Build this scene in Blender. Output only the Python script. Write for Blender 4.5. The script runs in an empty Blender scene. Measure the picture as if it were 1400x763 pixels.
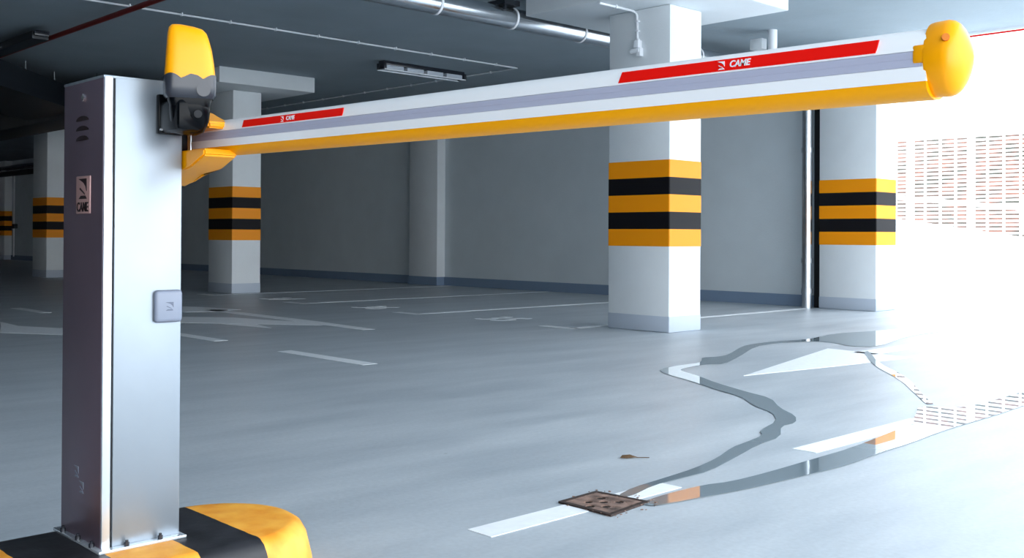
import bpy, bmesh, math, random
from mathutils import Vector, Matrix
random.seed(7)
SC = bpy.context.scene
COL = SC.collection
PI = math.pi

# ------------------------------------------------------------------ camera
F, X0, Y0, EYE = 1427.2, 700.0, 311.65, 0.87
YAW, PITCH, ROLL = math.radians(43.81), math.radians(0.406), math.radians(0.309)
cy, sy = math.cos(YAW), math.sin(YAW)
fw = Vector((sy*math.cos(PITCH), cy*math.cos(PITCH), math.sin(PITCH)))
rt = Vector((cy, -sy, 0)); up = rt.cross(fw)
r2 = rt*math.cos(ROLL)+up*math.sin(ROLL); u2 = up*math.cos(ROLL)-rt*math.sin(ROLL)
cam = bpy.data.cameras.new('camera'); camo = bpy.data.objects.new('camera', cam); COL.objects.link(camo)
camo.matrix_world = Matrix(((r2.x, u2.x, -fw.x, 0), (r2.y, u2.y, -fw.y, 0), (r2.z, u2.z, -fw.z, EYE), (0, 0, 0, 1)))
cam.sensor_width = 36; cam.sensor_fit = 'HORIZONTAL'; cam.lens = 36*F/1400
cam.shift_x = (700-X0)/1400; cam.shift_y = -(381.5-Y0)/1400
cam.clip_start = 0.05; cam.clip_end = 300
SC.camera = camo

# ------------------------------------------------------------------ light
wd = bpy.data.worlds.new('sky'); SC.world = wd; wd.use_nodes = True
nt = wd.node_tree; nt.nodes.clear()
wo = nt.nodes.new('ShaderNodeOutputWorld'); bg = nt.nodes.new('ShaderNodeBackground')
ge = nt.nodes.new('ShaderNodeNewGeometry'); sx = nt.nodes.new('ShaderNodeSeparateXYZ'); cr = nt.nodes.new('ShaderNodeValToRGB')
tc = nt.nodes.new('ShaderNodeTexCoord')
nt.links.new(tc.outputs['Generated'], sx.inputs[0]); nt.links.new(sx.outputs['Z'], cr.inputs[0])
cr.color_ramp.elements[0].color = (0.93, 0.97, 1.0, 1); cr.color_ramp.elements[1].color = (0.80, 0.90, 1.0, 1)
nt.links.new(cr.outputs[0], bg.inputs[0]); bg.inputs[1].default_value = 3.3
nt.links.new(bg.outputs[0], wo.inputs[0])
sun = bpy.data.lights.new('sun', 'SUN'); sun.energy = 5.0; sun.angle = math.radians(1.5); sun.color = (1.0, 0.97, 0.92)
suno = bpy.data.objects.new('sun', sun); COL.objects.link(suno); suno.location = (2, -10, 20)
suno.rotation_euler = Vector((0.30, 0.60, 0.75)).to_track_quat('Z', 'Y').to_euler()
SC.view_settings.view_transform = 'Standard'; SC.view_settings.look = 'None'
SC.view_settings.exposure = 0.87; SC.view_settings.gamma = 1.0; SC.view_settings.use_curve_mapping = False
SC.cycles.max_bounces = 10; SC.cycles.diffuse_bounces = 6; SC.cycles.caustics_reflective = False; SC.cycles.caustics_refractive = False
SC.cycles.use_denoising = True; SC.cycles.sample_clamp_indirect = 8

# ------------------------------------------------------------------ materials
def srgb(r, g, b):
    f = lambda c: (c/12.92 if c <= 0.04045 else ((c+0.055)/1.055)**2.4)
    return (f(r/255), f(g/255), f(b/255), 1)
def mat(name, col, rough=0.6, metal=0.0, spec=0.5, noise=None, bump=None, coat=0.0):
    """noise = (scale, amount): procedural mottling; bump = (scale, strength)."""
    m = bpy.data.materials.new(name); m.use_nodes = True
    t = m.node_tree; b = t.nodes['Principled BSDF']
    b.inputs['Base Color'].default_value = col; b.inputs['Roughness'].default_value = rough
    b.inputs['Metallic'].default_value = metal; b.inputs['Specular IOR Level'].default_value = spec
    b.inputs['Coat Weight'].default_value = coat
    tcn = t.nodes.new('ShaderNodeTexCoord')
    if noise:
        n = t.nodes.new('ShaderNodeTexNoise'); n.inputs['Scale'].default_value = noise[0]; n.inputs['Detail'].default_value = 6
        t.links.new(tcn.outputs['Object'], n.inputs['Vector'])
        mp = t.nodes.new('ShaderNodeMapRange'); t.links.new(n.outputs['Fac'], mp.inputs['Value'])
        mp.inputs['From Min'].default_value = 0.3; mp.inputs['From Max'].default_value = 0.7
        mp.inputs['To Min'].default_value = 1-noise[1]; mp.inputs['To Max'].default_value = 1.0
        mx = t.nodes.new('ShaderNodeVectorMath'); mx.operation = 'SCALE'
        mx.inputs[0].default_value = col[:3]; t.links.new(mp.outputs[0], mx.inputs['Scale'])
        t.links.new(mx.outputs[0], b.inputs['Base Color'])
    if bump:
        n = t.nodes.new('ShaderNodeTexNoise'); n.inputs['Scale'].default_value = bump[0]; n.inputs['Detail'].default_value = 4
        t.links.new(tcn.outputs['Object'], n.inputs['Vector'])
        bp = t.nodes.new('ShaderNodeBump'); bp.inputs['Strength'].default_value = bump[1]; bp.inputs['Distance'].default_value = 0.01
        t.links.new(n.outputs['Fac'], bp.inputs['Height']); t.links.new(bp.outputs[0], b.inputs['Normal'])
    return m

M = {}
M['column'] = mat('painted_concrete', srgb(226, 231, 234), 0.7, noise=(3, 0.05), bump=(60, 0.15))
M['wall'] = mat('wall_paint', srgb(208, 217, 222), 0.75, noise=(2.0, 0.07), bump=(40, 0.2))
M['ceil'] = mat('ceiling_concrete', srgb(160, 173, 181), 0.8, noise=(1.4, 0.12), bump=(30, 0.2))
M['skirt'] = mat('skirting_paint', srgb(120, 140, 164), 0.55)
M['skirt_col'] = mat('column_skirting_paint', srgb(180, 190, 203), 0.55)
M['wall_dark'] = mat('unseen_wall_darkened', srgb(70, 76, 82), 0.9, noise=(2, 0.1))  # for walls out of view, darkened to cut the bounce light
M['yellow'] = mat('band_yellow', srgb(246, 150, 0), 0.5, spec=0.35)
M['black'] = mat('band_black', srgb(9, 8, 14), 0.6, spec=0.25)
M['white_plastic'] = mat('white_plastic', srgb(235, 238, 242), 0.4)
M['boom_white'] = mat('boom_white_paint', srgb(248, 249, 251), 0.28, coat=0.3)
M['groove'] = mat('groove_strip', srgb(178, 180, 200), 0.35)
M['rubber_y'] = mat('yellow_rubber', srgb(255, 170, 0), 0.42, spec=0.3)
M['cap_y'] = mat('yellow_plastic', srgb(246, 162, 0), 0.3, spec=0.35)
M['red'] = mat('red_sticker', srgb(240, 18, 8), 0.5, spec=0.2)
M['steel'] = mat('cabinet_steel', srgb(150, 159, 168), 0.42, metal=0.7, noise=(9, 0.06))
M['steel_reflect_tint'] = mat('cabinet_steel_reflect_tint', srgb(134, 118, 132), 0.42, metal=0.8, noise=(9, 0.06))  # cabinet steel again, its dark purplish reflection tinted into the colour
M['edge'] = mat('aluminium_edge', srgb(222, 230, 238), 0.25, metal=0.7)
M['galv'] = mat('galvanised_pipe', srgb(200, 206, 212), 0.22, metal=0.95, noise=(12, 0.1))
M['dark'] = mat('black_plastic', srgb(4, 6, 10), 0.22, spec=0.12)
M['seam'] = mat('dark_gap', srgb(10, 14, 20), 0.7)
M['collar'] = mat('grey_collar_plastic', srgb(42, 45, 53), 0.25)
M['badge'] = mat('badge_grey', srgb(122, 130, 146), 0.4)
M['badge_ink'] = mat('badge_ink', srgb(86, 94, 112), 0.5)
M['copper'] = mat('logo_plate', srgb(176, 140, 136), 0.4, metal=0.3)
M['ink'] = mat('logo_ink', srgb(26, 12, 16), 0.5)
M['line'] = mat('road_marking_paint', srgb(240, 244, 248), 0.5, noise=(25, 0.08))
M['rust'] = mat('rusty_iron', srgb(168, 138, 124), 0.55, metal=0.3, noise=(22, 0.8), bump=(60, 0.3))
M['rust_dark'] = mat('dark_rust', srgb(58, 42, 36), 0.7, noise=(40, 0.6))
M['pit'] = mat('drain_pit', srgb(8, 6, 6), 0.9)
M['redpipe'] = mat('red_pipe_paint', srgb(112, 18, 16), 0.45)
M['duct'] = mat('dark_duct', srgb(22, 28, 36), 0.5)
M['grille'] = mat('white_louvre', srgb(240, 240, 238), 0.5)
M['outside'] = mat('white_render', srgb(238, 240, 242), 0.7, noise=(1, 0.04))
M['leaf'] = mat('dead_leaf', srgb(84, 62, 36), 0.7)
M['screw'] = mat('bright_metal', srgb(230, 232, 236), 0.2, metal=0.9)
M['diffuser'] = mat('lamp_diffuser', srgb(205, 212, 222), 0.3)

def floor_mat():
    m = bpy.data.materials.new('resin_floor'); m.use_nodes = True
    t = m.node_tree; b = t.nodes['Principled BSDF']; L = t.links.new
    tcn = t.nodes.new('ShaderNodeTexCoord')
    mp = t.nodes.new('ShaderNodeMapping'); mp.inputs['Scale'].default_value = (0.6, 2.6, 1); mp.inputs['Rotation'].default_value = (0, 0, math.radians(46))
    L(tcn.outputs['Object'], mp.inputs[0])
    n = t.nodes.new('ShaderNodeTexNoise'); n.inputs['Scale'].default_value = 1.3; n.inputs['Detail'].default_value = 9; n.inputs['Roughness'].default_value = 0.62
    L(mp.outputs[0], n.inputs['Vector'])
    cr = t.nodes.new('ShaderNodeValToRGB'); L(n.outputs['Fac'], cr.inputs[0])
    cr.color_ramp.elements[0].position = 0.3; cr.color_ramp.elements[0].color = srgb(160, 169, 177)
    cr.color_ramp.elements[1].position = 0.7; cr.color_ramp.elements[1].color = srgb(190, 197, 203)
    n2 = t.nodes.new('ShaderNodeTexNoise'); n2.inputs['Scale'].default_value = 55; n2.inputs['Detail'].default_value = 3
    L(tcn.outputs['Object'], n2.inputs['Vector'])
    r2_ = t.nodes.new('ShaderNodeMapRange'); L(n2.outputs['Fac'], r2_.inputs['Value'])
    r2_.inputs['From Min'].default_value = 0.3; r2_.inputs['From Max'].default_value = 0.7; r2_.inputs['To Min'].default_value = 0.93; r2_.inputs['To Max'].default_value = 1.03
    # sparse dirt specks
    v = t.nodes.new('ShaderNodeTexVoronoi'); v.inputs['Scale'].default_value = 3.1; L(tcn.outputs['Object'], v.inputs['Vector'])
    sp = t.nodes.new('ShaderNodeMapRange'); L(v.outputs['Distance'], sp.inputs['Value'])
    sp.inputs['From Min'].default_value = 0.015; sp.inputs['From Max'].default_value = 0.035; sp.inputs['To Min'].default_value = 0.72; sp.inputs['To Max'].default_value = 1
    mu = t.nodes.new('ShaderNodeMath'); mu.operation = 'MULTIPLY'; L(r2_.outputs[0], mu.inputs[0]); L(sp.outputs[0], mu.inputs[1])
    s = t.nodes.new('ShaderNodeVectorMath'); s.operation = 'SCALE'; L(cr.outputs[0], s.inputs[0]); L(mu.outputs[0], s.inputs['Scale'])
    L(s.outputs[0], b.inputs['Base Color'])
    rr = t.nodes.new('ShaderNodeMapRange'); L(n.outputs['Fac'], rr.inputs['Value'])
    rr.inputs['To Min'].default_value = 0.34; rr.inputs['To Max'].default_value = 0.52
    L(rr.outputs[0], b.inputs['Roughness'])
    bp = t.nodes.new('ShaderNodeBump'); bp.inputs['Strength'].default_value = 0.12; bp.inputs['Distance'].default_value = 0.004
    L(n2.outputs['Fac'], bp.inputs['Height']); L(bp.outputs[0], b.inputs['Normal'])
    return m
M['floor'] = floor_mat()

def kerb_mat():
    m = bpy.data.materials.new('kerb_stripes'); m.use_nodes = True
    t = m.node_tree; b = t.nodes['Principled BSDF']; L = t.links.new
    tcn = t.nodes.new('ShaderNodeTexCoord'); s = t.nodes.new('ShaderNodeSeparateXYZ'); L(tcn.outputs['Object'], s.inputs[0])
    wn = t.nodes.new('ShaderNodeTexNoise'); wn.inputs['Scale'].default_value = 18; L(tcn.outputs['Object'], wn.inputs['Vector'])
    a = t.nodes.new('ShaderNodeMath'); a.operation = 'MULTIPLY_ADD'; a.inputs[1].default_value = 0.008; L(wn.outputs['Fac'], a.inputs[0]); L(s.outputs['X'], a.inputs[2])
    p = t.nodes.new('ShaderNodeMath'); p.operation = 'PINGPONG'; p.inputs[1].default_value = 0.16
    sb = t.nodes.new('ShaderNodeMath'); sb.operation = 'ADD'; sb.inputs[1].default_value = -0.812-0.08+3.2; L(a.outputs[0], sb.inputs[0]); L(sb.outputs[0], p.inputs[0])
    g = t.nodes.new('ShaderNodeMath'); g.operation = 'GREATER_THAN'; g.inputs[1].default_value = 0.08; L(p.outputs[0], g.inputs[0])
    g2 = t.nodes.new('ShaderNodeMath'); g2.operation = 'GREATER_THAN'; g2.inputs[1].default_value = 1.36; L(a.outputs[0], g2.inputs[0])
    g3 = t.nodes.new('ShaderNodeMath'); g3.operation = 'MAXIMUM'; L(g.outputs[0], g3.inputs[0]); L(g2.outputs[0], g3.inputs[1]); g = g3
    n = t.nodes.new('ShaderNodeTexNoise'); n.inputs['Scale'].default_value = 14; n.inputs['Detail'].default_value = 8; L(tcn.outputs['Object'], n.inputs['Vector'])
    c1 = t.nodes.new('ShaderNodeValToRGB'); L(n.outputs['Fac'], c1.inputs[0])
    c1.color_ramp.elements[0].color = srgb(236, 146, 28); c1.color_ramp.elements[0].position = 0.3; c1.color_ramp.elements[1].color = srgb(255, 186, 70); c1.color_ramp.elements[1].position = 0.7
    c2 = t.nodes.new('ShaderNodeValToRGB'); L(n.outputs['Fac'], c2.inputs[0])
    c2.color_ramp.elements[0].color = srgb(10, 10, 14); c2.color_ramp.elements[0].position = 0.3; c2.color_ramp.elements[1].color = srgb(40, 40, 46); c2.color_ramp.elements[1].position = 0.75
    mx = t.nodes.new('ShaderNodeMix'); mx.data_type = 'RGBA'; L(g.outputs[0], mx.inputs[0]); L(c2.outputs[0], mx.inputs[6]); L(c1.outputs[0], mx.inputs[7])
    L(mx.outputs[2], b.inputs['Base Color']); b.inputs['Roughness'].default_value = 0.5
    bp = t.nodes.new('ShaderNodeBump'); bp.inputs['Strength'].default_value = 0.4; bp.inputs['Distance'].default_value = 0.006; L(n.outputs['Fac'], bp.inputs['Height']); L(bp.outputs[0], b.inputs['Normal'])
    return m
M['kerb'] = kerb_mat()

def water_mat():
    m = bpy.data.materials.new('puddle_water'); m.use_nodes = True
    t = m.node_tree; b = t.nodes['Principled BSDF']
    b.inputs['Base Color'].default_value = srgb(120, 134, 142); b.inputs['Roughness'].default_value = 0.01
    b.inputs['IOR'].default_value = 2.2
    return m
M['water'] = water_mat()

def hill_mat():
    m = bpy.data.materials.new('hillside'); m.use_nodes = True
    t = m.node_tree; b = t.nodes['Principled BSDF']; L = t.links.new
    tcn = t.nodes.new('ShaderNodeTexCoord')
    n = t.nodes.new('ShaderNodeTexNoise'); n.inputs['Scale'].default_value = 2.2; n.inputs['Detail'].default_value = 10; L(tcn.outputs['Object'], n.inputs['Vector'])
    c = t.nodes.new('ShaderNodeValToRGB'); L(n.outputs['Fac'], c.inputs[0])
    e = c.color_ramp.elements; e[0].position = 0.36; e[0].color = srgb(24, 28, 16); e[1].position = 0.62; e[1].color = srgb(96, 58, 46)
    k = e.new(0.47); k.color = srgb(54, 36, 28)
    L(c.outputs[0], b.inputs['Base Color']); b.inputs['Roughness'].default_value = 0.9
    return m
M['hill'] = hill_mat()

# ------------------------------------------------------------------ mesh helpers
def add_box(bm, x0, x1, y0, y1, z0, z1, bev=0.0, seg=2):
    r = bmesh.ops.create_cube(bm, size=1)
    vs = r['verts']
    for v in vs:
        v.co = Vector(((x0+x1)/2+v.co.x*(x1-x0), (y0+y1)/2+v.co.y*(y1-y0), (z0+z1)/2+v.co.z*(z1-z0)))
    if bev:
        es = list({e for v in vs for e in v.link_edges})
        bmesh.ops.bevel(bm, geom=es, offset=bev, segments=seg, affect='EDGES', profile=0.5)
def add_tube(bm, pts, r, n=12, cap=True):
    pts = [Vector(p) for p in pts]; rings = []
    for i, p in enumerate(pts):
        d = (pts[min(i+1, len(pts)-1)]-pts[max(i-1, 0)]).normalized()
        a = d.orthogonal().normalized() if abs(d.z) > 0.9 else d.cross(Vector((0, 0, 1))).normalized()
        b = d.cross(a)
        rr = r[i] if isinstance(r, (list, tuple)) else r
        rings.append([bm.verts.new(p+a*rr*math.cos(2*PI*k/n)+b*rr*math.sin(2*PI*k/n)) for k in range(n)])
    for A, B in zip(rings, rings[1:]):
        for k in range(n): bm.faces.new((A[k], A[(k+1) % n], B[(k+1) % n], B[k]))
    if cap:
        bm.faces.new(rings[0][::-1]); bm.faces.new(rings[-1])
def add_loft(bm, rings, closed=True):
    R = [[bm.verts.new(Vector(p)) for p in r] for r in rings]; n = len(R[0])
    for A, B in zip(R, R[1:]):
        for k in range(n): bm.faces.new((A[k], A[(k+1) % n], B[(k+1) % n], B[k]))
    if closed:
        bm.faces.new(R[0][::-1]); bm.faces.new(R[-1])
def add_prism(bm, poly, z0, z1):
    add_loft(bm, [[(x, y, z0) for x, y in poly], [(x, y, z1) for x, y in poly]])
def add_prism_x(bm, poly, x0, x1):   # polygon in (y, z), thickness along x
    add_loft(bm, [[(x0, y, z) for y, z in poly], [(x1, y, z) for y, z in poly]])
def obj(name, bm, m, parent=None, smooth=False, loc=None):
    bmesh.ops.recalc_face_normals(bm, faces=bm.faces[:])
    me = bpy.data.meshes.new(name); bm.to_mesh(me); bm.free()
    ms = m if isinstance(m, (list, tuple)) else [m]
    for k in ms: me.materials.append(k)
    if smooth:
        me.polygons.foreach_set('use_smooth', [True]*len(me.polygons))
        try: me.set_sharp_from_angle(angle=math.radians(38))
        except Exception: pass
    o = bpy.data.objects.new(name, me); COL.objects.link(o)
    if parent: o.parent = parent
    if loc: o.location = loc
    return o
def B(): return bmesh.new()
def box(name, x0, x1, y0, y1, z0, z1, m, parent=None, bev=0.0, seg=2):
    b = B(); add_box(b, x0, x1, y0, y1, z0, z1, bev, seg); return obj(name, b, m, parent, smooth=bev > 0)
def tube(name, pts, r, m, parent=None, n=12):
    b = B(); add_tube(b, pts, r, n); return obj(name, b, m, parent, smooth=True)
def struct(o): o['kind'] = 'structure'; return o
def tag(o, label, cat, group=None):
    o['label'] = label; o['category'] = cat
    if group: o['group'] = group
    return o
def thing(name, label, cat, loc=(0, 0, 0), group=None):
    o = bpy.data.objects.new(name, None); COL.objects.link(o); o.location = loc; o.empty_display_size = 0.1
    return tag(o, label, cat, group)
def link_children(o, parent):
    """parent o while its mesh stays in world coordinates"""
    o.parent = parent; o.matrix_parent_inverse = Matrix.Translation(-parent.location)
    return o
def text_mesh(name, body, size, mw, m, parent, depth=0.0006, shear=0.0, xs=1.0, bold=0.0):
    cu = bpy.data.curves.new(name, 'FONT'); cu.body = body; cu.size = size; cu.extrude = depth; cu.shear = shear; cu.offset = bold
    cu.align_x = 'CENTER'; cu.align_y = 'CENTER'; cu.resolution_u = 3
    tmp = bpy.data.objects.new('tmp', cu); COL.objects.link(tmp)
    bpy.context.view_layer.update()
    me = bpy.data.meshes.new_from_object(tmp.evaluated_get(bpy.context.evaluated_depsgraph_get()))
    bpy.data.objects.remove(tmp); bpy.data.curves.remove(cu)
    me.name = name; me.materials.clear(); me.materials.append(m)
    me.transform(mw @ Matrix.Diagonal((xs, 1, 1, 1)))
    o = bpy.data.objects.new(name, me); COL.objects.link(o); o.parent = parent
    return o
# matrices that lay text / emblem drawings (drawn in x,y) onto planes
def on_minus_x(x, y, z, tilt=0.0):     # reading direction -Y, up +Z, facing -X
    return Matrix(((0, 0, -1, x), (-1, 0, 0, y), (tilt, 1, 0, z), (0, 0, 0, 1)))
def on_minus_y(x, y, z):               # reading direction +X, up +Z, facing -Y
    return Matrix(((1, 0, 0, x), (0, 0, -1, y), (0, 1, 0, z), (0, 0, 0, 1)))
def emblem_bm(s, mw, d=0.0006):
    """square arrow emblem: a corner wedge, top right, and a slanting foot"""
    b = B()
    for poly in ([(-.5, .5), (.5, .5), (.5, -.12), (.36, .12), (.12, .3)], [(-.45, -.5), (.5, -.5), (.36, -.34), (-.2, -.34)], [(-.36, -.02), (.3, -.3), (.22, -.2), (-.3, .06)]):
        add_prism(b, [(x*s, y*s) for x, y in poly], -d, d)
    b.transform(mw); return b

# ------------------------------------------------------------------ setting
CZ = 3.18
struct(box('floor', -8, 16.8, -14, 46, -0.2, 0, M['floor']))
b = B(); add_prism(b, [(-8, 46), (-8, -4), (-4, -3), (1.2, -1.6), (6.0, 1.2), (12.0, 1.2), (12.0, 46)], CZ, CZ+.35); struct(obj('ceiling', b, M['ceil']))  # unseen front edge shaped to control the daylight coming in
struct(box('wall_back', 11.68, 11.95, 6.72, 46, 0, CZ, M['wall']))
struct(box('baseboard_back', 11.655, 11.685, 6.72, 46, 0, 0.145, M['skirt']))
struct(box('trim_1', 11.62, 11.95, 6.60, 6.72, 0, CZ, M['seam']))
struct(box('wall_far', -8, 12, 46, 46.3, 0, CZ, M['wall_dark']))
# left wall with one long opening far down the hall, where daylight comes in
b = B(); add_box(b, -8.3, -8, -4.3, 24, 0, CZ); add_box(b, -8.3, -8, 24, 30, 0, CZ); add_box(b, -8.3, -8, 30, 38, 0, 2.3); add_box(b, -8.3, -8, 24, 38, 2.7, CZ); add_box(b, -8.3, -8, 38, 46, 0, CZ)
struct(obj('wall_left', b, M['wall_dark']))
# pale pilaster standing out from the back wall
p = box('trim_2', 11.5, 11.68, 13.85, 14.62, 0, CZ, M['column'], bev=0.006)
struct(p)
struct(box('baseboard_pilaster', 11.49, 11.69, 13.84, 14.63, 0, 0.145, M['skirt']))
# outside: ramp parapet, upper wall, ground, ramp
b = B(); add_prism_x(b, [(-14, -0.2), (-14, 0.15), (0.6, 0.15), (5.2, 0.735), (8.3, 1.19), (14, 2.03), (30, 4.4), (30, -0.2)], 16.8, 17.0)
struct(obj('wall_parapet', b, M['outside']))
b = B(); add_prism_x(b, [(-14, -0.2), (-14, 0.0), (2.0, 0.0), (30, 4.0), (30, -0.2)], 17.0, 20.0)
struct(obj('floor_ramp', b, M['outside']))
struct(box('wall_ramp', 20.0, 20.3, -14, 30, 2.85, 6.5, M['outside']))
struct(box('wall_ramp_far', 20.0, 20.3, 13.5, 30, -0.2, 2.85, M['outside']))
struct(box('wall_ramp_near', 20.0, 20.3, -14, -6.2, -0.2, 2.85, M['outside']))

# ------------------------------------------------------------------ columns
def column(x0, x1, y0, y1, label, capital=True, cap_rect=None, band_z0=0.777):
    t = thing('concrete_column', label, 'column', ((x0+x1)/2, (y0+y1)/2, 0), 'striped concrete columns')
    top = 2.96 if capital else CZ
    link_children(box('shaft', x0, x1, y0, y1, 0.0, top, M['column'], bev=0.012), t)
    link_children(box('skirting', x0-.003, x1+.003, y0-.003, y1+.003, 0, 0.15, M['skirt_col'], bev=0.012), t)
    for k in range(5):
        z = band_z0+k*0.1567
        c = box('yellow_band' if k % 2 == 0 else 'black_band', x0-.004, x1+.004, y0-.004, y1+.004, z, z+0.1567, M['yellow'] if k % 2 == 0 else M['black'], bev=0.0)
        bmz = bmesh.new(); bmz.from_mesh(c.data)
        es = [e for e in bmz.edges if abs(e.verts[0].co.z-e.verts[1].co.z) > .05]
        bmesh.ops.bevel(bmz, geom=es, offset=0.012, segments=2, affect='EDGES', profile=0.5); bmz.to_mesh(c.data); bmz.free()
        link_children(c, t)
    if capital:
        cx, cyy = (x0+x1)/2, (y0+y1)/2
        link_children(box('capital', cx-.77, cx+.77, cyy-.95, cyy+.95, 2.96, CZ, M['column'], bev=0.008), t)
    return t
column(7.50, 7.975, 5.78, 6.50, 'striped concrete column in the middle of the hall, the largest one seen under the boom')
column(7.555, 8.02, 13.74, 14.45, 'striped concrete column close to the right side of the barrier cabinet')
column(7.50, 7.90, 20.85, 21.60, 'striped concrete column in deep shade left of the barrier cabinet')
column(11.527, 12.02, 5.862, 6.60, 'striped concrete column at the hall edge beside the bright exit', capital=False)
column(11.45, 11.95, 35.5, 36.25, 'distant striped column cut off by the left picture edge', capital=False)

# ------------------------------------------------------------------ ceiling services
t = thing('ventilation_pipe', 'thick shiny metal pipe hung under the ceiling running behind the middle column', 'pipe', (8, 7.25, 2.96))
link_children(tube('pipe_run', [(2.5, 7.25, 2.955), (11.66, 7.25, 2.955)], 0.1, M['galv'], n=32), t)
for x in (3.0, 4.0, 5.0, 5.99, 6.93, 7.9, 8.9, 9.9, 10.9):
    link_children(tube('pipe_clip', [(x-.012, 7.25, 2.955), (x+.012, 7.25, 2.955)], 0.106, M['white_plastic'], n=32), t)
b = B(); add_box(b, 6.72, 6.92, 7.12, 7.36, 3.05, 3.1); add_box(b, 6.74, 6.76, 7.14, 7.16, 3.0, CZ); add_box(b, 6.88, 6.9, 7.32, 7.34, 3.0, CZ)
link_children(obj('pipe_hanger', b, M['duct']), t)

def conduit(name, pts, r, label, clips, group=None, clip_axis='x', cm=None):
    t = thing(name, label, 'cable conduit', pts[0], group)
    link_children(tube('tube', pts, r, M['white_plastic'], n=10), t)
    for c in clips:
        x, y, z = c
        bb = B(); h = .008
        if clip_axis == 'x': add_box(bb, x-h, x+h, y-r*1.9, y+r*1.9, z-r*1.5, z+r*1.9, .003)
        else: add_box(bb, x-r*1.9, x+r*1.9, y-h, y+h, z-r*1.5, z+r*1.9, .003)
        link_children(obj('clip', bb, M['white_plastic']), t)
    return t
zc = CZ-0.022
conduit('ceiling_conduit', [(2.2, 10.257, zc), (9.92, 10.257, zc)], 0.011, 'straight white cable conduit with clips crossing the upper left ceiling towards the lamp', [(2.8+.56*i, 10.257, zc) for i in range(13)])
conduit('ceiling_conduit', [(9.92, 10.257, zc), (9.92, 26, zc)], 0.009, 'thin white clipped cable conduit running from the lamp deep into the hall', [(9.92, 10.79+.6*i, zc) for i in range(22)], clip_axis='y')
t = conduit('column_conduit', [(6.98, 6.17, 2.945), (7.44, 6.17, 2.945), (7.478, 6.165, 2.935), (7.485, 6.15, 2.9), (7.485, 6.145, 2.66)], 0.012, 'white conduit bending down the middle column to a small switch box', [(7.2, 6.17, 2.945)])
for z in (2.85, 2.76, 2.68):
    link_children(box('clip', 7.47, 7.5, 6.125, 6.165, z-.008, z+.008, M['white_plastic'], bev=.002), t)
b = B(); add_box(b, 7.44, 7.499, 6.10, 6.155, 2.6, 2.67, .006); add_tube(b, [(7.46, 6.1, 2.575), (7.46, 6.20, 2.575)], .022, 12); add_box(b, 7.45, 7.499, 6.085, 6.135, 2.52, 2.6, .006)
link_children(obj('switch_box', b, M['white_plastic'], smooth=True), t)

t = thing('ceiling_lamp', 'unlit grey strip lamp with four louvre cells on the dark ceiling', 'lamp', (9.03, 11.2, CZ))
link_children(box('housing', 8.32, 9.74, 11.14, 11.26, 3.125, CZ, M['collar'], bev=.006), t)
for k in range(4):
    x = 8.36+k*.345
    link_children(box('louvre_cell', x, x+.29, 11.125, 11.275, 3.075, 3.125, M['diffuser'], bev=.008), t)
for x in (8.31, 9.72):
    link_children(box('end_cap', x, x+.035, 11.115, 11.285, 3.065, 3.15, M['collar'], bev=.006), t)
b = B(); add_box(b, 8.32, 9.74, 11.115, 11.13, 3.055, 3.072); add_box(b, 8.32, 9.74, 11.27, 11.285, 3.055, 3.072)
link_children(obj('side_rail', b, M['white_plastic']), t)
tag(tube('sprinkler_pipe', [(4.44, 5.0, 3.1), (4.44, 30, 3.1)], 0.028, M['redpipe']), 'dark red pipe running diagonally over the upper left ceiling', 'pipe')
tag(tube('sprinkler_pipe', [(11.86, 1.5, 3.14), (11.86, 5.8, 3.14)], 0.011, M['red']), 'thin red pipe along the ceiling edge right of the boom tip', 'pipe')
t = thing('cable_tray', 'dark boxy tray beside the red pipe at the upper left ceiling', 'tray', (4.25, 13, 3.05))
link_children(box('tray_body', 4.16, 4.34, 12.05, 22, 3.03, 3.12, M['duct'], bev=.005), t)
link_children(box('tray_end', 4.17, 4.33, 12.0, 12.05, 3.06, 3.12, M['collar'], bev=.01), t)
link_children(tube('rail', [(4.15, 13.0, 3.05), (4.15, 22, 3.05)], .008, M['galv']), t)
# dark rectangular ducts, far left
t = thing('air_duct', 'long black rectangular air duct under the ceiling at the far left', 'duct', (6.3, 18, 2.6))
link_children(box('duct_body', 6.05, 6.75, 14.2, 34, 2.62, 3.0, M['duct'], bev=.01), t)
for y in (15, 17, 19, 22, 25):
    link_children(tube('threaded_rod', [(6.08, y, 2.99), (6.08, y, CZ-.002)], .007, M['galv']), t)
t = thing('air_duct', 'slanting black branch duct with hanging rods above the long duct', 'duct', (5.0, 15.0, 2.9))
b = B(); add_prism(b, [(3.0, 12.08), (6.03, 15.57), (6.03, 17.6), (2.4, 13.4)], 2.68, 3.0)
link_children(obj('duct_body', b, M['duct']), t)
for x, y in ((4.96, 14.60), (5.592, 15.3)):
    link_children(tube('threaded_rod', [(x, y, 2.98), (x, y, CZ-.002)], .009, M['galv']), t)
tag(tube('wall_pipe', [(11.5, 26, 2.93), (11.5, 45, 2.93)], 0.085, M['galv'], n=20), 'pale round pipe on the far wall, upper of two at the left', 'pipe')
tag(tube('wall_pipe', [(11.42, 26, 2.74), (11.42, 45, 2.74)], 0.085, M['duct'], n=20), 'black pipe on the far wall just below the pale one', 'pipe')
tag(tube('wall_conduit', [(11.64, 35.2, 0.1), (11.64, 35.2, 2.7)], 0.02, M['white_plastic']), 'thin vertical conduit on the far wall beside the leftmost striped column', 'cable conduit')
tag(box('junction_box', 11.56, 11.68, 34.95, 35.15, 1.0, 1.15, M['duct'], bev=.02), 'tiny dark box on the far wall next to the leftmost striped column', 'box')
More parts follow.
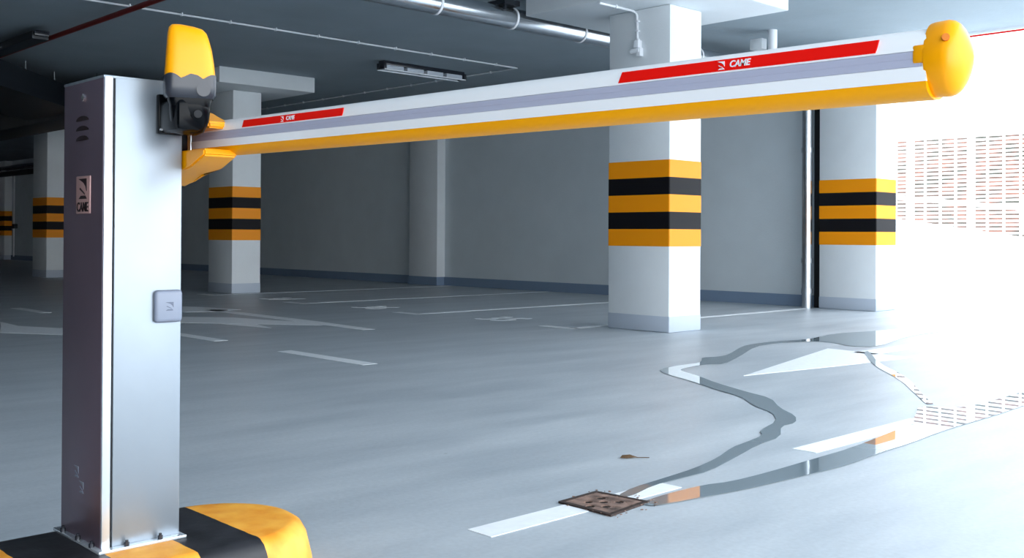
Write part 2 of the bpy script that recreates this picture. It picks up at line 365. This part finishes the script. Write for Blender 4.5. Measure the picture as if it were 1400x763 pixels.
# downpipe and ceiling stub
t = thing('downpipe', 'shiny vertical downpipe at the end of the back wall beside the edge column', 'pipe', (11.42, 6.70, 0))
link_children(tube('pipe_run', [(11.45, 6.72, 0.0), (11.45, 6.72, CZ)], 0.062, M['galv'], n=24), t)
for z in (0.18, 0.55, 1.9, 2.7):
    link_children(tube('pipe_collar', [(11.45, 6.72, z), (11.45, 6.72, z+.06)], 0.07, M['galv'], n=24), t)
t = thing('ceiling_pipe_stub', 'short white pipe stub under the ceiling behind the boom near its red sticker', 'pipe', (10.2, 6.4, 3))
link_children(tube('stub', [(10.16, 6.40, 2.6), (10.16, 6.40, CZ)], 0.05, M['white_plastic'], n=20), t)
link_children(box('bracket', 10.1, 10.2, 6.5, 6.66, 2.98, 3.1, M['column'], bev=.006), t)

# ------------------------------------------------------------------ road markings (2 mm thick paint)
def paint(name, polys, label, cat='road marking', group=None, z=0.0022, m=None):
    b = B()
    for poly in polys: add_prism(b, poly, 0.0004, z)
    return tag(obj(name, b, m or M['line']), label, cat, group)
def rect(x0, x1, y0, y1): return [(x0, y0), (x1, y0), (x1, y1), (x0, y1)]
g = 'white dashes on the floor'
paint('lane_dash', [rect(2.045, 2.462, 2.21, 2.315)], 'white lane dash in the foreground ending at the rusty drain', group=g)
paint('lane_dash', [rect(2.69, 2.93, 2.20, 2.30)], 'short piece of white dash just beyond the rusty drain', group=g)
paint('lane_dash', [rect(3.80, 4.86, 2.185, 2.295)], 'white lane dash lying along the long puddle at the right', group=g)
paint('lane_dash', [rect(4.10, 4.22, 5.70, 6.78)], 'single white dash in the open floor right of the barrier cabinet', group=g)
paint('lane_dash', [rect(4.11, 4.23, 7.75, 8.80)], 'short white dash touching the right edge of the cabinet', group=g)
paint('lane_dash', [rect(4.15, 4.27, 11.7, 12.65)], 'faint white dash in the dark floor left of the cabinet', group=g)
for y, x1, lab in ((6.68, 11.4, 'bay line starting at the foot of the middle column'), (8.98, 11.6, 'bay line beyond the first bay number, second from the front'),
              (11.28, 11.6, 'bay line beyond the second bay number'), (13.6, 11.6, 'farthest thin bay line next to the second column')):
    paint('bay_line', [rect(7.18, x1, y-.05, y+.05), rect(7.13, 7.24, y-.05, y+.38)], 'white ' + lab, group='parking bay lines')
paint('direction_arrow', [[(5.56, 3.70), (7.42, 4.17), (7.33, 3.44), (6.43, 3.56)], rect(7.3, 9.2, 3.72, 3.9)], 'long white arrow head on the floor beside the edge column puddle')
paint('direction_arrow', [[(5.37, 10.83), (5.71, 10.70), (6.06, 10.80), (5.95, 11.33), (5.80, 11.69), (5.45, 11.9)],
                          [(5.70, 11.05), (5.86, 10.95), (5.82, 8.9), (5.73, 7.78), (5.61, 7.80), (5.66, 8.9)],
                          [(4.74, 9.55), (5.28, 8.86), (5.60, 8.44), (5.70, 8.9), (5.54, 9.29), (5.42, 9.83), (5.07, 10.22)],
                          [(4.95, 9.2), (5.08, 8.50), (5.2, 9.0)],
                          [(3.07, 9.62), (3.39, 9.08), (4.74, 9.55), (5.07, 10.22), (3.62, 9.72), (3.42, 10.2), (3.45, 10.8), (3.27, 10.2)]],
      'big forked white arrow on the dark floor passing behind the cabinet')
# bay numbers, read by a driver coming from the hall aisle
def bay_number(body, y, label):
    mw = Matrix(((0, 1, 0, 7.44), (-1, 0, 0, y), (0, 0, 1, 0.0014), (0, 0, 0, 1)))
    o = text_mesh('bay_number', body, 0.66, mw, M['line'], None, depth=0.0009, xs=0.72, bold=0.006)
    tag(o, label, 'road marking', 'painted bay numbers')
bay_number('35', 7.91, 'white painted bay number nearest the middle column')
bay_number('36', 10.12, 'white painted bay number between the two thin bay lines')
bay_number('37', 12.25, 'faint white bay number close to the second column')

# ------------------------------------------------------------------ puddles
def puddle(polys, label):
    b = B()
    for poly in polys:
        sm = []                                  # one round of corner cutting for a wet, rounded outline
        for i, p in enumerate(poly):
            q = poly[(i+1) % len(poly)]
            sm += [(p[0]*.78+q[0]*.22, p[1]*.78+q[1]*.22), (p[0]*.22+q[0]*.78, p[1]*.22+q[1]*.78)]
        vs = [b.verts.new((x, y, 0.0032)) for x, y in sm]
        es = [b.edges.new((vs[i], vs[(i+1) % len(vs)])) for i in range(len(vs))]
        bmesh.ops.triangle_fill(b, use_beauty=True, use_dissolve=False, edges=es)
    r = bmesh.ops.extrude_face_region(b, geom=b.faces[:])
    for v in [e for e in r['geom'] if isinstance(e, bmesh.types.BMVert)]: v.co.z -= 0.0008
    return tag(obj('puddle', b, M['water']), label, 'puddle')
puddle([[(6.163, 4.455), (6.281, 4.40), (6.458, 4.43), (7.038, 4.70), (7.259, 4.74), (7.562, 4.745), (7.879, 4.66), (7.985, 4.655), (8.589, 4.769), (9.111, 4.652), (9.649, 4.593), (10.397, 4.494),
         (9.743, 4.211), (8.866, 4.219), (7.803, 3.953), (7.70, 4.15), (7.85, 4.36), (7.855, 4.507), (7.748, 4.563), (7.451, 4.658), (7.095, 4.619), (6.409, 4.304), (5.95, 4.12), (5.889, 4.2), (5.70, 4.19), (5.50, 4.15),
         (5.43, 4.06), (5.327, 3.87), (5.171, 3.64), (5.0, 3.32), (4.894, 3.083), (4.654, 2.884), (4.503, 2.70), (4.339, 2.60), (4.208, 2.60), (3.98, 2.46), (3.75, 2.43), (3.47, 2.35), (3.205, 2.281), (3.036, 2.283), (2.877, 2.282), (2.69, 2.233),
         (2.67, 2.272), (2.80, 2.31), (2.999, 2.325), (3.2, 2.345), (3.404, 2.39), (3.64, 2.475), (3.75, 2.492), (3.95, 2.53), (4.035, 2.603), (4.304, 2.681), (4.50, 2.826), (4.60, 2.996), (4.82, 3.225), (4.93, 3.462), (5.10, 3.745),
         (5.22, 4.0), (5.30, 4.14), (5.412, 4.242), (5.656, 4.285), (5.889, 4.275), (6.02, 4.35)]],
       'winding thin puddle snaking over the floor from the edge column to the drain')
puddle([[(2.649, 2.163), (2.814, 2.175), (3.005, 2.168), (3.123, 2.131), (3.336, 2.122), (3.644, 2.128), (3.988, 2.134), (4.48, 2.191), (4.661, 2.216), (4.95, 2.31), (5.226, 2.427), (5.30, 2.33), (5.383, 2.249), (5.704, 2.243), (6.185, 2.257), (6.654, 2.273),
         (7.2, 2.30), (6.9, 2.14), (6.139, 2.077), (5.73, 2.071), (5.267, 2.052), (5.008, 2.05), (4.796, 2.048), (4.568, 2.04), (4.282, 2.016), (4.008, 2.01), (3.681, 1.984), (3.442, 2.0), (3.081, 2.03), (2.875, 2.067), (2.757, 2.087), (2.655, 2.109)]],
       'long straight puddle reaching from the drain along the lane dash to the right edge')
puddle([[(7.372, 3.851), (7.501, 3.871), (6.849, 3.469), (6.273, 2.985), (5.526, 2.523), (5.36, 2.40), (5.33, 2.43), (5.458, 2.516), (6.124, 2.955), (6.671, 3.41)]],
       'hairline water trickle linking the two puddles at the right')

# drain
t = thing('floor_drain', 'square rusty perforated floor drain at the end of the puddles', 'drain', (2.57, 2.235, 0))
C4 = [(2.464, 2.12), (2.685, 2.145), (2.66, 2.355), (2.465, 2.345)]
def inset(P, k):
    cx = sum(p[0] for p in P)/4; c_y = sum(p[1] for p in P)/4
    return [(cx+(x-cx)*k, c_y+(y-c_y)*k) for x, y in P]
b = B(); add_prism(b, inset(C4, .95), 0.0005, 0.002); link_children(obj('pit', b, M['pit']), t)
b = B(); o_, i_ = inset(C4, 1.0), inset(C4, .86)
for k in range(4): add_prism(b, [o_[k], o_[(k+1) % 4], i_[(k+1) % 4], i_[k]], 0.0004, 0.007)
link_children(obj('frame', b, M['rust_dark']), t)
b = B(); cx, c_y = 2.568, 2.241; n = 5; P = inset(C4, .86)
def bil(u, v):
    a = Vector(P[0]).lerp(Vector(P[1]), u); c = Vector(P[3]).lerp(Vector(P[2]), u); return a.lerp(c, v)
for i in range(n):
    for j in range(n):
        q = [bil(i/n, j/n), bil((i+1)/n, j/n), bil((i+1)/n, (j+1)/n), bil(i/n, (j+1)/n)]
        if (i, j) in ((1, 1), (1, 3), (3, 1), (3, 3), (2, 2), (0, 2)):
            c = sum(q, Vector((0, 0)))/4; rr = 0.0155
            ring = [c+Vector((math.cos(2*PI*k/12), math.sin(2*PI*k/12)))*rr for k in range(12)]
            corner = []
            for k in range(12):
                d = ring[k]-c; s = 0.0190/max(abs(d.x), abs(d.y)); corner.append(c+d*s)
            for k in range(12):
                k2 = (k+1) % 12; add_prism(b, [ring[k], ring[k2], corner[k2], corner[k]], 0.0022, 0.0055)
        else: add_prism(b, q, 0.0022, 0.0055)
link_children(obj('grate', b, M['rust']), t)
b = B()
for i in range(70):
    x, y = random.uniform(2.45, 2.72), random.uniform(2.08, 2.37)
    s = random.uniform(.002, .006)
    add_prism(b, [(x+s*math.cos(a+random.uniform(-.3, .3)), y+s*math.sin(a)*random.uniform(.4, 1)) for a in (0, 1.2, 2.5, 3.8, 5)], .0045, .0065)
tag(obj('drain_debris', b, M['rust']), 'rotten leaf crumbs scattered over the drain', 'debris'); COL.objects['drain_debris']['kind'] = 'stuff'
b = B()
prof = [(-.05, 0, .004), (-.02, .018, .012), (.02, .014, .01), (.06, .002, .004), (.02, -.014, .006), (-.02, -.012, .003)]
vs = [b.verts.new((3.16+x*.55, 2.63+y*.8+x*-.4, z)) for x, y, z in prof]; cv = b.verts.new((3.165, 2.627, .016))
for i in range(6): b.faces.new((vs[i], vs[(i+1) % 6], cv))
add_tube(b, [(3.185, 2.610, .004), (3.225, 2.578, .003)], .0015, 6)
o = obj('dead_leaf', b, M['leaf']); md = o.modifiers.new('thick', 'SOLIDIFY'); md.thickness = .0012
tag(o, 'curled brown dead leaf on the floor behind the drain', 'leaf')

# ------------------------------------------------------------------ kerb island
def capsule(y_mid, half, x_end, x_start, z, n=28):
    pts = [(x_start, y_mid-half, z)]
    pts += [(x_end+half*math.cos(a), y_mid+half*math.sin(a), z) for a in [(-PI/2)+PI*k/n for k in range(n+1)]]
    pts.append((x_start, y_mid+half, z)); return pts
b = B()
add_loft(b, [capsule(2.39, .245, 1.272, -3, 0), capsule(2.39, .238, 1.272, -3, .06), capsule(2.39, .225, 1.272, -3, .115), capsule(2.39, .212, 1.272, -3, .138), capsule(2.39, .195, 1.272, -3, .149), capsule(2.39, .18, 1.272, -3, .15)])
tag(obj('kerb_island', b, M['kerb'], smooth=True), 'rounded yellow and black striped kerb island carrying the barrier cabinet', 'kerb')

# ------------------------------------------------------------------ barrier
bar = thing('parking_barrier', 'steel barrier cabinet with a long white boom reaching to the right', 'barrier', (1.06, 2.456, .15))
def P_(o): return link_children(o, bar)
cx0, cx1, cy0, cy1, cz0, cz1 = .965, 1.153, 2.338, 2.574, .157, 1.226
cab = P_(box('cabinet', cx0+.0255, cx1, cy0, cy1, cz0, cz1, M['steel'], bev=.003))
side = P_(box('side_panel', cx0, cx0+.0145, cy0+.004, cy1, cz0, cz1-.002, M['steel_reflect_tint'], bev=.002)); side['label'] = 'brushed side panel with a dark reflection tinted in'
P_(box('corner_strip', cx0+.001, cx0+.0205, cy0-.001, cy0+.012, cz0, cz1, M['edge'], bev=.002))
P_(box('door_seam', cx0+.018, cx0+.0258, cy0+.004, cy1-.002, cz0, cz1-.004, M['seam']))
P_(box('cabinet_lid', cx0-.001, cx1+.001, cy0+.001, cy1+.002, cz1-.004, cz1+.003, M['steel'], bev=.002))
P_(box('base_plate', .953, 1.162, 2.318, 2.592, .150, .1575, M['edge'], bev=.002))
for x, y in ((.957, 2.37), (.957, 2.45), (.957, 2.54), (1.10, 2.326), (1.02, 2.326)):
    b = B(); add_tube(b, [(x, y, .157), (x, y, .166)], .006, 6); add_tube(b, [(x, y, .166), (x, y, .171)], .0035, 10)
    P_(obj('anchor_bolt', b, M['collar']))
# lock on side panel
b = B(); add_tube(b, [(cx0-.004, 2.453, 1.186), (cx0+.001, 2.453, 1.186)], .009, 4); P_(obj('lock', b, M['screw']))
for z in (1.137, 1.114, 1.091):          # three arched vent slots
    b = B(); pts = []
    for k in range(9):
        a = PI*k/8; pts.append((2.461+.036*math.cos(a), z-.004+.011*math.sin(a)))
    add_prism_x(b, pts, cx0-.0015, cx0+.001); P_(obj('vent_slot', b, M['ink']))
lp = P_(box('logo_plate', cx0-.003, cx0+.001, 2.409, 2.49, .915, 1.003, M['copper'], bev=.002))
def sub(o, par):
    o.parent = par; return o
e = obj('emblem', emblem_bm(.047, on_minus_x(cx0-.0035, 2.4495, .973)), M['ink']); sub(e, lp)
tx = text_mesh('lettering', 'CAME', .0305, on_minus_x(cx0-.0035, 2.4495, .9295), M['ink'], None, xs=.82, bold=.0006); sub(tx, lp)
# small embossed mark, low on the side panel
mk = obj('embossed_mark', emblem_bm(.026, on_minus_x(cx0-.0005, 2.48, .31)), M['badge']); P_(mk)
mk = obj('embossed_mark', emblem_bm(.026, on_minus_x(cx0-.0005, 2.45, .278)), M['badge']); P_(mk)
# grey square badge on the front
bd = P_(box('square_badge', 1.084, 1.1525, cy0-.012, cy0+.002, .661, .737, M['badge'], bev=.009, seg=4))
e = obj('emblem', emblem_bm(.02, on_minus_y(1.118, cy0-.0122, .699)), M['badge_ink']); sub(e, bd)

# boom: profile in (x, z) about its centre line, visible side faces -X
SLOPE = (1.082-1.104)/(0.575-2.435)
def zb(y): return 1.104+SLOPE*(y-2.435)
def boom_ring(prof, y): return [(1.252+px, y, zb(y)+pz) for px, pz in prof]
YA, YB = 2.435, .572
H2 = .0435
tubeprof = []
for k in range(13):                      # rounded top
    a = PI*k/12; tubeprof.append((.027*math.cos(a), .022+.0215*math.sin(a)))
tubeprof += [(-.0285, .014), (-.0265, .0135), (-.0265, -.0055), (-.0285, -.006), (-.0275, -.0235), (.0275, -.0235), (.0285, -.006), (.0285, .014)]
b = B(); add_loft(b, [boom_ring(tubeprof, YA), boom_ring(tubeprof, YB-.012)])
boom = P_(obj('boom_tube', b, M['boom_white'], smooth=True))
b = B(); gp = [(-.0278, .0133), (-.0272, .005), (-.0268, .0045), (-.0268, .0035), (-.0272, .003), (-.0278, -.0052), (-.026, -.0052), (-.026, .0133)]
add_loft(b, [boom_ring(gp, YA-.002), boom_ring(gp, YB-.006)])
sub(obj('groove_strip', b, M['groove']), boom)
rp = [(.0275, -.0236)]+[(.0272*math.cos(a), -.026-.018*math.sin(a)) for a in [PI*k/12 for k in range(13)]]+[(-.0275, -.0236)]
b = B(); add_loft(b, [boom_ring(rp, YA), boom_ring(rp, YB-.012)])
sub(obj('edge_profile', b, M['rubber_y'], smooth=True), boom)
def sticker(ya, yb, ztop, zbot, ytext, tsize, esize, label):
    z_ = lambda y, o: zb(y)+o
    k = .004
    b = B(); add_prism_x(b, [(ya+k*-1, z_(ya, ztop)), (yb-k*.2, z_(yb, ztop)), (yb+k, z_(yb, zbot)), (ya+k, z_(ya, zbot))], 1.2232, 1.2252)
    s = obj('red_sticker', b, M['red']); sub(s, boom); s['label'] = label
    zm = z_(ytext, (ztop+zbot)/2)
    sh = -SLOPE
    tx = text_mesh('lettering', 'CAME', tsize, on_minus_x(1.2229, ytext, zm, sh), M['white_plastic'], s, shear=.25, bold=.0003)
    return s, zm
s, zm = sticker(1.038, .620, .0325, .0165, .823, .0125, .01, 'near sticker with lettering')
e = obj('emblem', emblem_bm(.0115, on_minus_x(1.2229, .853, zm, -SLOPE)), M['white_plastic']); sub(e, s)
s, zm = sticker(2.179, 1.775, .0325, .0165, 1.975, .0125, .01, 'far sticker with lettering')
e = obj('emblem', emblem_bm(.0115, on_minus_x(1.2229, 2.008, zm, -SLOPE)), M['white_plastic']); sub(e, s)

# end cap: flange, groove peg and dome
b = B(); zc0 = zb(YB)+.0045
def cap_ring(y, s, n=36): return [(1.252+.031*s*math.cos(2*PI*k/n), y, zc0+.0465*s*math.sin(2*PI*k/n)) for k in range(n)]
rings = [cap_ring(YB-.009, .965), cap_ring(YB-.014, .985), cap_ring(YB-.030, 1.0)]
for k in range(1, 9):
    a = k/8*PI/2*.97; rings.append(cap_ring(YB-.0305-.027*math.sin(a), .99*math.cos(a)**1.5))
add_loft(b, rings)
cap = P_(obj('boom_end_cap', b, M['cap_y'], smooth=True))
sub(box('cap_peg', 1.2232, 1.24, YB-.018, YB+.005, zc0-.0065, zc0+.0165, M['cap_y'], bev=.003), cap)
b = B(); add_tube(b, [(1.222, .535, zc0+.021), (1.2335, .541, zc0+.0195)], .0045, 14)
sub(obj('screw_recess', b, mat('recess_orange', srgb(205, 110, 0), .6), smooth=True), cap)

# boom holder: shaft, white end plate, yellow upper and lower fins
b = B(); add_tube(b, [(1.15, 2.44, 1.10), (1.19, 2.44, 1.10)], .055, 28); P_(obj('drive_shaft', b, M['dark'], smooth=True))
b = B(); add_box(b, 1.222, 1.282, 2.434, 2.452, 1.052, 1.152, .003); P_(obj('boom_end_plate', b, M['edge']))
b = B(); add_prism_x(b, [(2.50, 1.185), (2.42, 1.182), (2.36, 1.165), (2.27, 1.135), (2.27, 1.12), (2.50, 1.12)], 1.185, 1.243)
add_prism_x(b, [(2.50, .99), (2.455, 1.0), (2.40, 1.018), (2.31, 1.026), (2.24, 1.052), (2.24, 1.068), (2.50, 1.068)], 1.158, 1.243)
add_prism_x(b, [(2.46, 1.07), (2.54, 1.07), (2.54, 1.14), (2.46, 1.14)], 1.185, 1.243)
bmesh.ops.bevel(b, geom=[e for e in b.edges if e.calc_length() < .3], offset=.004, segments=2, affect='EDGES')
P_(obj('boom_holder', b, M['cap_y'], smooth=True))
P_(box('holder_bracket', 1.154, 1.180, 2.36, 2.53, 1.04, 1.165, M['dark'], bev=.006))

# ------------------------------------------------------------------ beacon
bc = thing('warning_beacon', 'yellow warning beacon on a black bracket at the cabinet top', 'lamp', (1.125, 2.255, 1.10))
A = math.radians(-24); ca, sa = math.cos(A), math.sin(A)
def sq(hx, hy, z, ox=0, oy=0, n=48, e=4.0, zf=None):
    """rounded-square ring, turned to face the lane"""
    pts = []
    for k in range(n):
        th = 2*PI*k/n; c, s_ = math.cos(th), math.sin(th)
        x = ox+1.13*hx*math.copysign(abs(c)**(2/e), c); y = oy+1.05*hy*math.copysign(abs(s_)**(2/e), s_)
        zz = z if zf is None else zf(k, n, x, y)
        pts.append((1.130+x*ca-y*sa, 2.256+x*sa+y*ca, zz-.007))
    return pts
def Q(o): return link_children(o, bc)
b = B()
tilt = lambda z: (lambda k, n, x, y: z-x*.13)
add_loft(b, [sq(.050, .040, 1.205), sq(.0495, .040, 1.24), sq(.0475, .038, 1.27, -.001), sq(.0445, .036, 1.30, -.0025), sq(.040, .033, 0, -.005, zf=tilt(1.332)), sq(.037, .030, 0, -.006, zf=tilt(1.343)), sq(.031, .025, 0, -.007, zf=tilt(1.350)), sq(.018, .014, 0, -.008, zf=tilt(1.354))])
Q(obj('lens', b, M['cap_y'], smooth=True))
def wave(k, n, x, y):
    u = (x+.058)/.118; return 1.229+.012*abs(math.sin(u*PI*2.5+.6))
b = B()
add_loft(b, [sq(.046, .037, 1.186), sq(.0515, .042, 1.196), sq(.0525, .0428, 1.215), sq(.0522, .0425, 0, n=96, zf=wave)] if False else [sq(.046, .037, 1.186, n=96), sq(.0515, .042, 1.194, n=96), sq(.0525, .0428, 1.215, n=96), sq(.0522, .0425, 0, n=96, zf=wave), sq(.0495, .0400, 0, n=96, zf=wave)], closed=False)
Q(obj('collar', b, M['collar'], smooth=True))
b = B(); add_loft(b, [sq(.040, .034, 1.168), sq(.044, .036, 1.182), sq(.044, .036, 1.192)])
Q(obj('neck', b, M['dark'], smooth=True))
# swivel body: curved bracket going back to the cabinet face
b = B()
add_loft(b, [[(x, y, z) for x, y, z in r] for r in (
    sq(.014, .012, 1.106, .0, .022, e=2.6), sq(.030, .026, 1.112, -.002, .014, e=2.8), sq(.038, .033, 1.135, 0, .004, e=3), sq(.041, .035, 1.165, 0, 0, e=3.2), sq(.041, .035, 1.172, 0, 0, e=3.2))])
Q(obj('swivel_body', b, M['dark'], smooth=True))
b = B(); add_box(b, 1.086, 1.152, 2.322, 2.338, 1.102, 1.195, .004); add_box(b, 1.088, 1.15, 2.225, 2.33, 1.104, 1.178, .012)
Q(obj('mounting_bracket', b, M['dark'], smooth=True))
b = B(); add_tube(b, [(1.092, 2.3215, 1.112), (1.092, 2.3175, 1.112)], .004, 12); Q(obj('screw', b, M['screw']))
b = B(); d = Vector((-.35, -.94, 0)).normalized(); c0 = Vector((1.130, 2.216, 1.143)); add_tube(b, [c0, c0+d*.004], .009, 16); Q(obj('knob', b, M['seam']))
b = B(); c0 = Vector((1.138, 2.2065, 1.198))
add_tube(b, [c0+Vector((0, 0, 0)), c0+d*.005], .0155, 24); Q(obj('collar_boss', b, M['collar'], smooth=True))

# ------------------------------------------------------------------ outside grille and hillside
gr = thing('louvre_grille', 'sunlit white louvred grille above the ramp parapet at the right', 'grille', (20.1, 6, 1))
k = 0; z = 0.25
while z < 2.83:
    link_children(box('slat', 20.08, 20.12, -6, 13.5, z, z+.036, M['grille']), gr); z += .077
y = -4.9
while y < 13.4:
    link_children(box('mullion', 20.04, 20.14, y-.06, y+.06, -.1, 2.84, M['grille']), gr); y += 1.2
b = B(); yy = -6.1+.3
while yy < 13.4:
    add_box(b, 20.07, 20.125, yy-.014, yy+.014, -.1, 2.83); yy += .3
link_children(obj('thin_bars', b, M['grille']), gr)
hr = thing('ramp_handrail', 'white sloping handrail along the ramp in front of the grille', 'rail', (17, 7, 1.4))
b = B(); add_tube(b, [(16.95, -3, .52), (16.95, 6.2, 1.33), (16.95, 8.3, 1.55), (16.95, 14, 2.25)], .035, 10); link_children(obj('rail', b, M['grille'], smooth=True), hr)
for y in (-2, 0, 2, 4, 6.2, 8.3, 10.3, 12.3):
    link_children(tube('post', [(16.95, y, .1+.147*max(0, y-.6)), (16.95, y, .9+.1*y if y > 5 else .8+.09*y)], .02, M['grille']), hr)
b = B(); NX, NY = 14, 50
G = [[b.verts.new((22+i*.9+random.uniform(-.2, .2), -14+j*1.1, -.2+i*.55+random.uniform(-.25, .25) if i else -.2)) for j in range(NY)] for i in range(NX)]
for i in range(NX-1):
    for j in range(NY-1): b.faces.new((G[i][j], G[i+1][j], G[i+1][j+1], G[i][j+1]))
struct(obj('floor_hillside', b, M['hill'], smooth=True))
